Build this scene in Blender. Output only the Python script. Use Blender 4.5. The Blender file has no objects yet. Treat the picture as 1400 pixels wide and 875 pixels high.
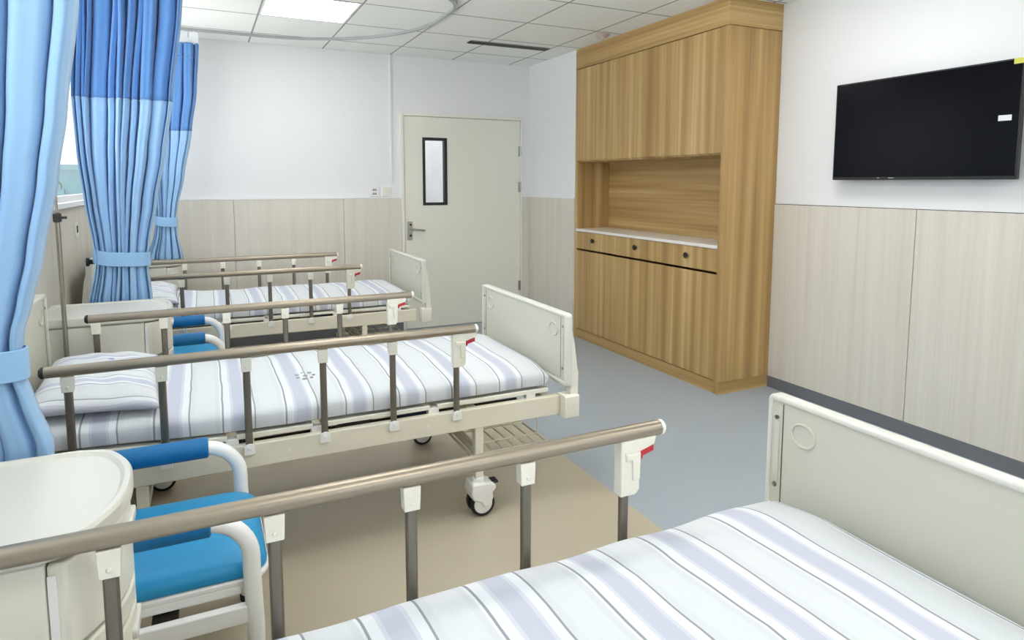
import bpy, bmesh, math, random
from mathutils import Vector, Matrix
random.seed(7)
PI = math.pi
SC = bpy.context.scene
COL = SC.collection

# ------------------------------------------------------------------ materials
def srgb(r, g, b):
    f = lambda c: (c/255/12.92) if c/255 <= .04045 else ((c/255+.055)/1.055)**2.4
    return (f(r), f(g), f(b), 1)

class NT:
    def __init__(s, name):
        s.m = bpy.data.materials.new(name); s.m.use_nodes = True
        s.t = s.m.node_tree; s.n = s.t.nodes; s.l = s.t.links
        s.b = s.n['Principled BSDF']
    def node(s, ty, **kw):
        o = s.n.new(ty)
        for k, v in kw.items(): setattr(o, k, v)
        return o
    def link(s, a, b): s.l.new(a, b)

def plain(name, col, rough=.5, metal=0, spec=.5, bump=0, bscale=200, coat=0, var=0, vscale=3):
    k = NT(name); k.b.inputs['Base Color'].default_value = col
    k.b.inputs['Roughness'].default_value = rough; k.b.inputs['Metallic'].default_value = metal
    k.b.inputs['Specular IOR Level'].default_value = spec
    k.b.inputs['Coat Weight'].default_value = coat
    tc = k.node('ShaderNodeTexCoord')
    if bump:
        nz = k.node('ShaderNodeTexNoise'); nz.inputs['Scale'].default_value = bscale; nz.inputs['Detail'].default_value = 3
        k.link(tc.outputs['Object'], nz.inputs['Vector'])
        bp = k.node('ShaderNodeBump'); bp.inputs['Strength'].default_value = bump; bp.inputs['Distance'].default_value = .002
        k.link(nz.outputs['Fac'], bp.inputs['Height']); k.link(bp.outputs['Normal'], k.b.inputs['Normal'])
    if var:
        nz = k.node('ShaderNodeTexNoise'); nz.inputs['Scale'].default_value = vscale; nz.inputs['Detail'].default_value = 4
        k.link(tc.outputs['Object'], nz.inputs['Vector'])
        rp = k.node('ShaderNodeValToRGB')
        rp.color_ramp.elements[0].position = .3; rp.color_ramp.elements[1].position = .7
        rp.color_ramp.elements[0].color = tuple(c*(1-var) for c in col[:3]) + (1,)
        rp.color_ramp.elements[1].color = tuple(min(1, c*(1+var)) for c in col[:3]) + (1,)
        k.link(nz.outputs['Fac'], rp.inputs['Fac']); k.link(rp.outputs['Color'], k.b.inputs['Base Color'])
    return k.m

def grain(name, stops, sc, sc2, rough=.45, spec=.4, mix=.35):
    """wood-like streaks along the axis whose scale is small"""
    k = NT(name); tc = k.node('ShaderNodeTexCoord')
    outs = []
    for s_, det in ((sc, 1.5), (sc2, 3)):
        mp = k.node('ShaderNodeMapping'); mp.inputs['Scale'].default_value = s_
        nz = k.node('ShaderNodeTexNoise'); nz.inputs['Scale'].default_value = 1; nz.inputs['Detail'].default_value = det
        k.link(tc.outputs['Object'], mp.inputs['Vector']); k.link(mp.outputs['Vector'], nz.inputs['Vector']); outs.append(nz.outputs['Fac'])
    mx = k.node('ShaderNodeMix'); mx.data_type = 'FLOAT'; mx.inputs['Factor'].default_value = mix
    k.link(outs[0], mx.inputs[2]); k.link(outs[1], mx.inputs[3])
    rp = k.node('ShaderNodeValToRGB'); els = rp.color_ramp.elements
    els[0].position, els[0].color = stops[0]; els[1].position, els[1].color = stops[-1]
    for p_, c_ in stops[1:-1]:
        e = els.new(p_); e.color = c_
    k.link(mx.outputs[0], rp.inputs['Fac']); k.link(rp.outputs['Color'], k.b.inputs['Base Color'])
    k.b.inputs['Roughness'].default_value = rough; k.b.inputs['Specular IOR Level'].default_value = spec
    return k.m

def emit(name, col, st):
    k = NT(name); k.b.inputs['Base Color'].default_value = (.9, .9, .9, 1)
    k.b.inputs['Emission Color'].default_value = col; k.b.inputs['Emission Strength'].default_value = st
    return k.m

def stripes(name, period, axis='X', off=0.0):
    """woven bed linen: grey and lavender bands, fine dark lines on white"""
    k = NT(name); tc = k.node('ShaderNodeTexCoord'); sp = k.node('ShaderNodeSeparateXYZ')
    nz = k.node('ShaderNodeTexNoise'); nz.inputs['Scale'].default_value = 2.5
    k.link(tc.outputs['Object'], nz.inputs['Vector'])
    k.link(tc.outputs['Object'], sp.inputs['Vector'])
    wob = k.node('ShaderNodeMath', operation='MULTIPLY_ADD'); wob.inputs[1].default_value = .03; wob.inputs[2].default_value = off
    k.link(nz.outputs['Fac'], wob.inputs[0])
    ad = k.node('ShaderNodeMath', operation='ADD'); k.link(sp.outputs[axis], ad.inputs[0]); k.link(wob.outputs[0], ad.inputs[1])
    dv = k.node('ShaderNodeMath', operation='DIVIDE'); dv.inputs[1].default_value = period; k.link(ad.outputs[0], dv.inputs[0])
    fr = k.node('ShaderNodeMath', operation='FRACT'); k.link(dv.outputs[0], fr.inputs[0])
    rp = k.node('ShaderNodeValToRGB'); rp.color_ramp.interpolation = 'CONSTANT'
    W = srgb(224, 227, 231); L = srgb(150, 153, 160); LAV = srgb(193, 196, 209); LV2 = srgb(206, 208, 217); MINT = srgb(211, 214, 216)
    seq = [(0, L), (.025, W), (.13, LV2), (.17, LAV), (.36, LV2), (.40, W), (.50, L), (.523, MINT), (.60, srgb(215, 218, 220)), (.90, MINT), (.97, W)]
    els = rp.color_ramp.elements
    els[0].position, els[0].color = seq[0]; els[1].position, els[1].color = seq[-1]
    for p_, c_ in seq[1:-1]:
        e = els.new(p_); e.color = c_
    k.link(fr.outputs[0], rp.inputs['Fac']); k.link(rp.outputs['Color'], k.b.inputs['Base Color'])
    k.b.inputs['Roughness'].default_value = .85; k.b.inputs['Specular IOR Level'].default_value = .15
    n2 = k.node('ShaderNodeTexNoise'); n2.inputs['Scale'].default_value = 9; n2.inputs['Detail'].default_value = 2
    k.link(tc.outputs['Object'], n2.inputs['Vector'])
    bp = k.node('ShaderNodeBump'); bp.inputs['Strength'].default_value = .25; bp.inputs['Distance'].default_value = .01
    k.link(n2.outputs['Fac'], bp.inputs['Height']); k.link(bp.outputs['Normal'], k.b.inputs['Normal'])
    return k.m

def cloth(name, col, rough=.8):
    k = NT(name); k.b.inputs['Base Color'].default_value = col
    k.b.inputs['Roughness'].default_value = rough; k.b.inputs['Specular IOR Level'].default_value = .2
    k.b.inputs['Sheen Weight'].default_value = .25
    tc = k.node('ShaderNodeTexCoord'); wv = k.node('ShaderNodeTexNoise'); wv.inputs['Scale'].default_value = 350
    k.link(tc.outputs['Object'], wv.inputs['Vector'])
    bp = k.node('ShaderNodeBump'); bp.inputs['Strength'].default_value = .08; bp.inputs['Distance'].default_value = .001
    k.link(wv.outputs['Fac'], bp.inputs['Height']); k.link(bp.outputs['Normal'], k.b.inputs['Normal'])
    return k.m

def glass(name, tint=(1, 1, 1, 1)):
    k = NT(name); out = k.n['Material Output']
    tr = k.node('ShaderNodeBsdfTransparent'); tr.inputs['Color'].default_value = tint
    gl = k.node('ShaderNodeBsdfGlossy'); gl.inputs['Roughness'].default_value = .02
    mx = k.node('ShaderNodeMixShader'); lw = k.node('ShaderNodeLayerWeight'); lw.inputs['Blend'].default_value = .5
    pw = k.node('ShaderNodeMath', operation='POWER'); pw.inputs[1].default_value = 5; k.link(lw.outputs['Facing'], pw.inputs[0])
    fz = k.node('ShaderNodeMath', operation='MULTIPLY_ADD'); fz.inputs[1].default_value = .35; fz.inputs[2].default_value = .03; k.link(pw.outputs[0], fz.inputs[0])
    k.link(fz.outputs[0], mx.inputs[0]); k.link(tr.outputs[0], mx.inputs[1]); k.link(gl.outputs[0], mx.inputs[2])
    k.link(mx.outputs[0], out.inputs['Surface'])
    return k.m

M = {}
M['wall'] = plain('white_wall_paint', srgb(236, 237, 238), .7, spec=.25, bump=.05, bscale=120)
M['tile'] = plain('ceiling_tile', srgb(240, 242, 240), .85, spec=.1, bump=.15, bscale=90)
M['grid'] = plain('ceiling_grid', srgb(150, 153, 152), .6)
M['beige_floor'] = plain('beige_vinyl', srgb(186, 176, 155), .28, spec=.45, var=.04, vscale=2)
M['blue_floor'] = plain('blue_grey_vinyl', srgb(166, 176, 184), .3, spec=.4, var=.03, vscale=2)
M['panel'] = grain('wall_panel_laminate', [(.3, srgb(212, 204, 191)), (.5, srgb(219, 213, 201)), (.7, srgb(225, 220, 209))], (18, 18, .6), (80, 80, 1.5), .5, .3, .45)
M['groove'] = plain('panel_groove', srgb(92, 88, 84), .7)
M['skirt'] = plain('grey_skirting', srgb(112, 114, 120), .5)
oak = [(.32, srgb(158, 125, 78)), (.45, srgb(176, 143, 92)), (.55, srgb(190, 158, 105)), (.68, srgb(210, 181, 128))]
M['oak'] = grain('oak_laminate', oak, (13, 13, .3), (60, 60, .8), .42, .35, .25)
M['oak_flat'] = grain('oak_laminate_across', oak, (.35, .35, 16), (.9, .9, 70), .42, .35, .3)
M['cream'] = plain('cream_enamel', srgb(226, 219, 200), .35, spec=.5)
M['ivory'] = plain('ivory_plastic', srgb(232, 229, 214), .38, spec=.45)
M['ivory_panel'] = plain('pale_greige_panel', srgb(208, 207, 193), .42, spec=.45)
M['rim'] = plain('white_rim_plastic', srgb(224, 223, 214), .35, spec=.45)
M['night_top'] = plain('cream_top_laminate', srgb(214, 212, 201), .35, spec=.45)
M['bronze'] = plain('champagne_anodised_metal', srgb(160, 149, 132), .38, metal=.75)
M['post'] = plain('grey_brown_anodised_metal', srgb(128, 121, 110), .35, metal=.8)
M['white_pl'] = plain('white_plastic', srgb(236, 235, 230), .35)
M['white_tube'] = plain('white_powder_coat', srgb(240, 240, 238), .3)
M['red'] = plain('red_plastic', srgb(190, 32, 44), .35)
M['black'] = plain('black_rubber', srgb(28, 27, 27), .6)
M['dark'] = plain('dark_mechanism', srgb(52, 48, 44), .6)
M['navy'] = plain('navy_plastic', srgb(32, 50, 82), .5)
M['steel'] = plain('brushed_steel', srgb(176, 174, 168), .28, metal=1)
M['pole'] = plain('stainless_pole', srgb(166, 160, 148), .25, metal=.9)
M['blue_vinyl'] = plain('blue_vinyl_leather', srgb(34, 142, 192), .42, spec=.4, bump=.05, bscale=250)
M['blue_vinyl_d'] = plain('deep_blue_vinyl_leather', srgb(18, 108, 165), .45, spec=.4, bump=.05, bscale=250)
M['curtain'] = cloth('sky_blue_curtain_cloth', srgb(150, 188, 226))
M['curtain_up'] = cloth('darker_blue_curtain_net', srgb(94, 140, 200))
M['curtain_band'] = cloth('blue_curtain_band', srgb(150, 190, 228))
M['net'] = plain('white_net_tape', srgb(226, 229, 235), .8)
M['linen'] = stripes('striped_linen', .215, 'X', -.045)
M['linen_pillow'] = stripes('striped_pillow_linen', .17, 'Y', .05)
M['grey_thread'] = plain('grey_thread', srgb(150, 152, 156), .9)
M['purple_thread'] = plain('lavender_thread', srgb(150, 150, 196), .9)
M['door'] = plain('door_laminate', srgb(236, 234, 222), .45, spec=.35)
M['door_frame'] = plain('door_frame_paint', srgb(238, 236, 224), .45)
M['black_frame'] = plain('black_frame', srgb(24, 24, 24), .4)
M['glass'] = glass('clear_glass')
M['screen'] = plain('black_screen', srgb(2, 3, 8), .22, spec=.1)
M['tv_body'] = plain('black_tv_plastic', srgb(14, 14, 16), .35)
M['sticker_w'] = plain('white_sticker', srgb(225, 225, 228), .5)
M['sticker_y'] = plain('yellow_green_sticker', srgb(208, 205, 84), .5)
M['light_mark'] = plain('grey_mark', srgb(150, 150, 155), .4)
M['counter'] = plain('white_stone_counter', srgb(238, 234, 228), .3)
M['track'] = plain('track_aluminium', srgb(172, 175, 176), .45, metal=.3)
M['lamp'] = emit('lit_diffuser', (1, .99, .97, 1), 6.3)
M['lamp_frame'] = plain('lamp_frame', srgb(228, 230, 230), .5)
M['slot'] = plain('black_slot', srgb(30, 30, 30), .6)
M['detector'] = plain('detector_plastic', srgb(196, 176, 172), .5)
M['teal'] = plain('teal_wall', srgb(74, 108, 112), .7, var=.1, vscale=.4)
M['ground'] = plain('pale_ground', srgb(196, 196, 188), .9, var=.15, vscale=.2)
M['upvc'] = plain('window_frame_white', srgb(236, 236, 234), .4)

# ------------------------------------------------------------------ mesh helpers
class MB:
    def __init__(s): s.bm = bmesh.new()
    def box(s, x0, x1, y0, y1, z0, z1, rot=None, mi=0):
        vs = [s.bm.verts.new(v) for v in [(x0,y0,z0),(x1,y0,z0),(x1,y1,z0),(x0,y1,z0),(x0,y0,z1),(x1,y0,z1),(x1,y1,z1),(x0,y1,z1)]]
        if rot is not None:
            c = Vector(((x0+x1)/2,(y0+y1)/2,(z0+z1)/2))
            for v in vs: v.co = rot @ (v.co-c) + c
        for f in [(0,3,2,1),(4,5,6,7),(0,1,5,4),(1,2,6,5),(2,3,7,6),(3,0,4,7)]:
            fc = s.bm.faces.new([vs[i] for i in f]); fc.material_index = mi
        return s
    def rings(s, rings, closed=False, cap=True, smooth=True):
        R = [[s.bm.verts.new(p) for p in r] for r in rings]; n = len(R[0]); m = len(R)
        for i in range(m if closed else m-1):
            a, b = R[i], R[(i+1) % m]
            for j in range(n):
                f = s.bm.faces.new([a[j], a[(j+1)%n], b[(j+1)%n], b[j]]); f.smooth = smooth
        if cap and not closed:
            s.bm.faces.new(list(reversed(R[0]))); s.bm.faces.new(R[-1])
        return s
    def tube(s, pts, r, n=14, sy=1.0, cap=True, closed=False):
        pts = [Vector(p) for p in pts]; rings = []; up = None; m = len(pts)
        for i, p in enumerate(pts):
            if closed: d = (pts[(i+1)%m]-pts[i-1]).normalized()
            elif i == 0: d = (pts[1]-p).normalized()
            elif i == m-1: d = (p-pts[i-1]).normalized()
            else: d = (pts[i+1]-pts[i-1]).normalized()
            if up is None:
                up = Vector((0,0,1)) if abs(d.z) < .9 else Vector((0,1,0))
            a = d.cross(up).normalized(); up = a.cross(d).normalized()
            rr = r[i] if isinstance(r, (list, tuple)) else r
            rings.append([p + a*rr*math.cos(2*PI*k/n) + up*rr*sy*math.sin(2*PI*k/n) for k in range(n)])
        return s.rings(rings, closed=closed, cap=cap)
    def cyl(s, c, axis, r, h, n=24, r2=None):
        c = Vector(c); ax = Vector(axis).normalized()
        return s.tube([c-ax*h/2, c+ax*h/2], [r, r if r2 is None else r2], n)
    def lathe(s, c, axis, prof, n=28):
        """prof: list of (radius, along)"""
        c = Vector(c); ax = Vector(axis).normalized(); q = ax.orthogonal().normalized(); w = ax.cross(q)
        return s.rings([[c+ax*h+(q*math.cos(2*PI*k/n)+w*math.sin(2*PI*k/n))*max(r,1e-4) for k in range(n)] for r, h in prof])
    def prism(s, poly, z0, z1, axis='z', smooth=False):
        """extrude a 2D outline (ccw) along an axis"""
        mp = {'z': lambda a,b,c:(a,b,c), 'x': lambda a,b,c:(c,a,b), 'y': lambda a,b,c:(a,c,b)}[axis]
        return s.rings([[mp(a,b,z0) for a,b in poly],[mp(a,b,z1) for a,b in poly]], smooth=smooth)
    def build(s, name, mats, parent=None, bevel=0, seg=2, auto=True, sub=0, loc=None):
        bmesh.ops.recalc_face_normals(s.bm, faces=s.bm.faces)
        me = bpy.data.meshes.new(name); s.bm.to_mesh(me); s.bm.free()
        for m_ in (mats if isinstance(mats, list) else [mats]): me.materials.append(m_)
        o = bpy.data.objects.new(name, me); COL.objects.link(o)
        if parent: o.parent = parent
        if loc: o.location = loc
        if bevel:
            b = o.modifiers.new('Bevel', 'BEVEL'); b.width = bevel; b.segments = seg; b.limit_method = 'ANGLE'; b.angle_limit = .7
            b.harden_normals = False
        if sub:
            q = o.modifiers.new('Sub', 'SUBSURF'); q.levels = sub; q.render_levels = sub
        if auto:
            for p in me.polygons: p.use_smooth = True
            try: me.set_sharp_from_angle(angle=math.radians(35))
            except Exception: pass
        return o

def tag(o, label=None, cat=None, group=None, kind=None):
    if label: o['label'] = label
    if cat: o['category'] = cat
    if group: o['group'] = group
    if kind: o['kind'] = kind
    return o
def struct(o): o['kind'] = 'structure'; return o
def empty(name, loc=(0,0,0)):
    o = bpy.data.objects.new(name, None); COL.objects.link(o); o.location = loc; o.empty_display_size = .1
    return o
def copy_tree(o, parent=None):
    c = o.copy(); COL.objects.link(c)
    if parent: c.parent = parent
    for ch in list(o.children): copy_tree(ch, c)
    return c
def kid(o, prefix): return [c for c in o.children if c.name.split('.')[0] == prefix]
def arc(cx, cz, r, a0, a1, n=8): return [(cx+r*math.cos(a0+(a1-a0)*i/n), cz+r*math.sin(a0+(a1-a0)*i/n)) for i in range(n+1)]
def rrect(x0, x1, y0, y1, r, n=6):
    rs = r if isinstance(r, (list,tuple)) else [r]*4   # order: (x1,y1),(x0,y1),(x0,y0),(x1,y0)
    p = []
    p += arc(x1-rs[0], y1-rs[0], rs[0], 0, PI/2, n); p += arc(x0+rs[1], y1-rs[1], rs[1], PI/2, PI, n)
    p += arc(x0+rs[2], y0+rs[2], rs[2], PI, 1.5*PI, n); p += arc(x1-rs[3], y0+rs[3], rs[3], 1.5*PI, 2*PI, n)
    return p

# ------------------------------------------------------------------ room dimensions (metres, camera above the origin)
XL, XR, XC = -.75, 3.502, 3.041
YB, YF = 5.962, -1.6
ZC, ZW = 2.5695, 1.2603
YN, YFAR = 3.198, 5.056          # cabinet near / far side
XFLOOR = 1.635                   # beige to blue-grey joint
DX0, DX1, DZ = 1.6885, 2.9507, 2.05

# floor
m = MB()
m.box(XL-.1, XFLOOR, YF-.1, YB+1.6, -.1, 0, mi=0); m.box(XFLOOR, XR+.1, YF-.1, YB+1.6, -.1, 0, mi=1)
struct(m.build('floor', [M['beige_floor'], M['blue_floor']], auto=False))

# ceiling: panels in a grid, with openings where luminaires sit
CX0, RY0, S = .4077, 4.9705, .6
cols = [XL] + [CX0+S*k for k in range(-1, 6) if XL < CX0+S*k < XR] + [XR]
rows = [YF] + sorted(RY0+S*k for k in range(-11, 2) if YF < RY0+S*k < YB) + [YB]
LIGHT_CELLS = [(0, 4.37), (0, 1.97), (3, 1.97), (0, -.43), (3, -.43)]   # column index from CX0, row start
def is_light(x0, y0): return any(abs(x0-(CX0+S*c)) < .02 and abs(y0-y) < .05 for c, y in LIGHT_CELLS)
m = MB(); g = MB()
for i in range(len(cols)-1):
    for j in range(len(rows)-1):
        x0, x1, y0, y1 = cols[i], cols[i+1], rows[j], rows[j+1]
        if is_light(x0, y0): continue
        m.box(x0+.004, x1-.004, y0+.004, y1-.004, ZC, ZC+.015)
m.box(XL-.1, XR+.1, YF-.1, YB+.1, ZC+.12, ZC+.16)
struct(m.build('ceiling', M['tile'], auto=False))
for x in cols[1:-1]: g.box(x-.006, x+.006, YF, YB, ZC-.001, ZC+.02)
for y in rows[1:-1]:
    for i in range(len(cols)-1): g.box(cols[i]+.006, cols[i+1]-.006, y-.006, y+.006, ZC-.001, ZC+.02)
struct(g.build('trim_1', M['grid'], auto=False))

def light(c, y, label):
    x0 = CX0+S*c
    t = empty('ceiling_light', (x0+.3, y+.3, ZC))
    tag(t, label, 'ceiling light', 'square ceiling light panels')
    f = MB()
    for a in ((-.294,.294,-.294,-.279),(-.294,.294,.279,.294),(-.294,-.279,-.279,.279),(.279,.294,-.279,.279)): f.box(*a, -.002, .05)
    f.box(-.294, .294, -.294, .294, .05, .055)
    f.build('light_frame', M['lamp_frame'], t)
    d = MB(); d.box(-.279, .279, -.279, .279, .0005, .006); d.build('diffuser', M['lamp'], t, auto=False)
light(0, RY0-S, 'lit square ceiling panel above the far bed')
for c, y in LIGHT_CELLS[1:]:  # remaining panels are unseen, added to brighten the room
    light(c, [r for r in rows if abs(r-y) < .05][0], {0: 'unseen lit square ceiling panel added as fill above the bed row', 3: 'unseen lit square ceiling panel added as fill above the blue-grey walkway'}[c] + {1.97: ', between the foreground and middle beds', -.43: ', behind the camera'}[y])

# walls
WT = .04
WIN = [(.35, 5.92, 1.285, 2.38)]
m = MB()   # left wall with window opening
y0, y1, z0, z1 = WIN[0]
m.box(XL-WT, XL, YF, y0, 0, ZC+.13); m.box(XL-WT, XL, y1, YB+WT, 0, ZC+.13); m.box(XL-WT, XL, y0, y1, 0, z0); m.box(XL-WT, XL, y0, y1, z1, ZC+.13)
struct(m.build('wall_left', M['wall'], auto=False))
m = MB(); m.box(XR, XR+WT, YF, YFAR, 0, ZC+.13); m.box(XC, XR+WT, YFAR, YB+WT, 0, ZC+.13)
struct(m.build('wall_right', M['wall'], auto=False))
m = MB(); m.box(XL-WT, DX0, YB, YB+.12, 0, ZC+.13); m.box(DX1, XC, YB, YB+.12, 0, ZC+.13); m.box(DX0, DX1, YB, YB+.12, DZ, ZC+.13)
struct(m.build('wall_back', M['wall'], auto=False))
m = MB(); FW = (.3, 3.1, .9, 2.35)
m.box(XL-WT, FW[0], YF-WT, YF, 0, ZC+.13); m.box(FW[1], XR+WT, YF-WT, YF, 0, ZC+.13); m.box(FW[0], FW[1], YF-WT, YF, 0, FW[2]); m.box(FW[0], FW[1], YF-WT, YF, FW[3], ZC+.13)
struct(m.build('wall_front', M['wall'], auto=False))

# wainscot panels (1.2 m sheets with fine grooves) and top trims
PT = .012
def wains(name, segs, axis, face):
    """segs: list of (a,b) along the wall"""
    m = MB(); bk = MB()
    for a, b in segs:
        if axis == 'y':
            x0, x1 = sorted((face, face + (PT if face < 1 else -PT)))
            m.box(x0, x1, a+.002, b-.002, .0, ZW)
        else: m.box(a+.002, b-.002, face-PT, face, .0, ZW)
    return struct(m.build(name, M['panel'], auto=False))
wains('trim_2', [(-1.6, -.17), (-.17, 1.03), (1.03, 2.228), (2.228, YN)], 'y', XR)
wains('trim_3', [(YFAR, YB-PT)], 'y', XC)
wains('trim_4', [(XL+PT, .238), (.238, 1.153), (1.153, DX0)], 'x', YB)
wains('trim_5', [(DX1, XC)], 'x', YB)
wains('trim_6', [(-1.6, .3), (.3, 1.5), (1.5, 2.7), (2.7, 3.9), (3.9, 4.94), (4.94, YB)], 'y', XL)
m = MB()   # dark joint strips
m.box(XR-.004, XR-.0005, -1.6, YN, ZW, ZW+.004)
for y in (-.17, 1.03, 2.228): m.box(XR-.006, XR-.0005, y-.002, y+.002, .077, ZW)
struct(m.build('trim_7', M['groove'], auto=False))
m = MB()
m.box(XL+PT, DX0, YB-PT-.003, YB, ZW, ZW+.012); m.box(DX1, XC-PT, YB-PT-.003, YB, ZW, ZW+.008); m.box(XC-PT-.003, XC, YFAR, YB-PT, ZW, ZW+.008)
struct(m.build('trim_8', M['wall'], auto=False))
m = MB(); m.box(XR-PT-.004, XR-PT, -1.6, YN, 0, .077)
struct(m.build('baseboard_right', M['skirt'], auto=False))
m = MB(); m.box(XL+PT, DX0, YB-PT-.004, YB-PT, 0, .077); m.box(DX1, XC-PT, YB-PT-.004, YB-PT, 0, .077); m.box(XC-PT-.004, XC-PT, YFAR, YB-PT, 0, .077)
struct(m.build('baseboard_back', M['skirt'], auto=False))

# window and what stands outside
y0, y1, z0, z1 = WIN[0]
w = MB()
for a in ((y0, y1, z0, z0+.04), (y0, y1, z1-.04, z1)): w.box(XL-.036, XL-.004, *a)
for yy in (y0+.02, 2.15, 4.05, y1-.02): w.box(XL-.034, XL-.006, yy-.02, yy+.02, z0+.04, z1-.04)
wo = struct(w.build('window_1', M['upvc'], bevel=.003))
gq = MB(); gq.box(XL-.023, XL-.018, y0+.04, y1-.04, z0+.04, z1-.04); gq.build('glass', M['glass'], wo, auto=False)
w = MB()
for a in ((FW[2], FW[2]+.04), (FW[3]-.04, FW[3])): w.box(FW[0], FW[1], YF-.036, YF-.004, *a)
for xx in (FW[0]+.02, (FW[0]+FW[1])/2, FW[1]-.02): w.box(xx-.02, xx+.02, YF-.034, YF-.006, FW[2]+.04, FW[3]-.04)
wo = struct(w.build('added_fill_window', M['upvc'], bevel=.003))  # unseen window behind the camera, added to supply even front daylight
gq = MB(); gq.box(FW[0]+.03, FW[1]-.03, YF-.023, YF-.018, FW[2]+.03, FW[3]-.03); gq.build('glass', M['glass'], wo, auto=False)
s_ = MB(); s_.box(XL-.003, XL+.05, y0-.04, y1+.03, z0-.028, z0+.004)
struct(s_.build('trim_9', M['wall'], bevel=.004))
b = MB(); b.box(-14, -3.0, 24, 34, -12, 1.78)
for k in range(8):
    b.box(-13.5+k*1.3, -12.9+k*1.3, 23.9, 24.0, .5, 1.2)
b.box(-14.2, -2.8, 23.8, 34.2, 1.78, 1.95)
bo = b.build('building', M['teal'], auto=False); tag(bo, 'teal building seen far off through the window between the curtains', 'building')
gr = MB(); gr.box(-90, XL-2, -60, 120, -12.5, -12); struct(gr.build('ground', M['ground'], auto=False))

# door
d = MB(); F = .03
d.box(DX0, DX0+F, YB-.02, YB+.12, 0, DZ); d.box(DX1-F*.6, DX1, YB-.02, YB+.12, 0, DZ); d.box(DX0+F, DX1-F*.6, YB-.02, YB+.12, DZ-.025, DZ)
struct(d.build('trim_10', M['door_frame'], bevel=.004))
lx0, lx1, lz = DX0+F+.004, DX1-.6*F-.003, DZ-.029
wx0, wx1, wz0, wz1 = 1.915, 2.132, 1.203, 1.816
d = MB(); ya, yb_ = YB-.008, YB+.037
d.box(lx0, wx0, ya, yb_, .006, lz); d.box(wx1, lx1, ya, yb_, .006, lz); d.box(wx0, wx1, ya, yb_, .006, wz0); d.box(wx0, wx1, ya, yb_, wz1, lz)
do = struct(d.build('door_1', M['door'], auto=False))
d = MB(); fw = .026
for a in ((wx0-.014, wx0+fw-.014, wz0-.014, wz1+.014), (wx1-fw+.014, wx1+.014, wz0-.014, wz1+.014)): d.box(a[0], a[1], ya-.008, yb_+.008, a[2], a[3])
for a in ((wz0-.014, wz0+fw-.014), (wz1-fw+.014, wz1+.014)): d.box(wx0+fw-.014, wx1-fw+.014, ya-.008, yb_+.008, *a)
d.build('window_frame', M['black_frame'], do, bevel=.002)
d = MB(); d.box(wx0+.01, wx1-.01, YB+.012, YB+.018, wz0+.01, wz1-.01); d.build('glass', M['glass'], do, auto=False)
d = MB(); d.prism(rrect(1.742, 1.790, .862, 1.038, .006, 3), ya-.008, ya, 'y'); pl = d.build('handle_plate', M['steel'], do, bevel=.002)
d = MB(); d.cyl((1.772, ya-.02, .968), (0,1,0), .011, .03, 16)
d.tube([(1.772, ya-.035, .968), (1.79, ya-.042, .966), (1.85, ya-.045, .958), (1.905, ya-.043, .952)], [.010, .010, .009, .008], 12); d.build('lever', M['steel'], pl)
d = MB(); d.cyl((1.772, ya-.01, .905), (0,1,0), .012, .008, 16); d.cyl((1.772, ya-.01, 1.008), (0,1,0), .010, .008, 16); d.build('keyhole', M['dark'], pl)
for z in (1.72, 1.36, .35):
    d = MB(); d.cyl((lx1+.004, ya-.006, z), (0,0,1), .007, .1, 12); d.box(lx1-.02, lx1+.016, ya-.003, ya, z-.05, z+.05); d.build('hinge', M['steel'], do)
# corridor beyond the door
d = MB(); d.box(.2, 4.4, YB+1.5, YB+1.6, 0, ZC); d.box(.2, .3, YB+.12, YB+1.5, 0, ZC); d.box(4.3, 4.4, YB+.12, YB+1.5, 0, ZC); d.box(.2, 4.4, YB+.12, YB+1.6, ZC, ZC+.05); d.box(1.62, 4.4, YB+.12, YB+1.6, -.1, 0)
struct(d.build('wall_corridor', M['wall'], auto=False))
la = bpy.data.lights.new('corridor_lamp', 'AREA'); la.energy = 4; la.size = .6; lo = bpy.data.objects.new('corridor_lamp', la); COL.objects.link(lo); lo.location = (2.2, YB+.8, ZC-.03)

# wall cable trunking, switch and socket
c = MB(); c.box(1.594, 1.612, YB-.012, YB, 1.402, ZC-.001)
struct(c.build('trim_11', M['wall'], bevel=.002))
def plate(name, x, kind, label):
    t = MB(); t.prism(rrect(x-.043, x+.043, 1.278, 1.364, .006, 3), YB-.010, YB, 'y'); o = t.build(name, M['white_pl'], bevel=.002)
    tag(o, label, 'wall plate')
    q = MB()
    if kind == 's':
        for dz in (.022, -.014): q.box(x-.012, x-.004, YB-.0115, YB-.0095, 1.321+dz-.006, 1.321+dz+.006); q.box(x+.006, x+.014, YB-.0115, YB-.0095, 1.321+dz-.006, 1.321+dz+.006); q.box(x-.022, x+.022, YB-.0112, YB-.0095, 1.321+dz-.011, 1.321+dz-.007)
        q.build('socket_holes', M['dark'], o, auto=False)
    else:
        q.box(x-.03, x+.03, YB-.013, YB-.0098, 1.292, 1.350); q.build('rocker', M['ivory'], o, bevel=.002)
plate('socket', 1.437, 's', 'white wall socket with dark slots, left of the light switch')
plate('light_switch', 1.548, 'l', 'white light switch beside the door frame')
t = MB(); t.prism(rrect(4.89, 4.98, 1.06, 1.155, .006, 3), XL+PT, XL+PT+.01, 'x'); o = t.build('socket', M['white_pl'], bevel=.002)
tag(o, 'small dark-faced socket on the wall below the window sill', 'wall plate')
t = MB(); t.box(XL+PT+.009, XL+PT+.012, 4.915, 4.955, 1.085, 1.13); t.build('socket_holes', M['dark'], o, auto=False)

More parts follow.
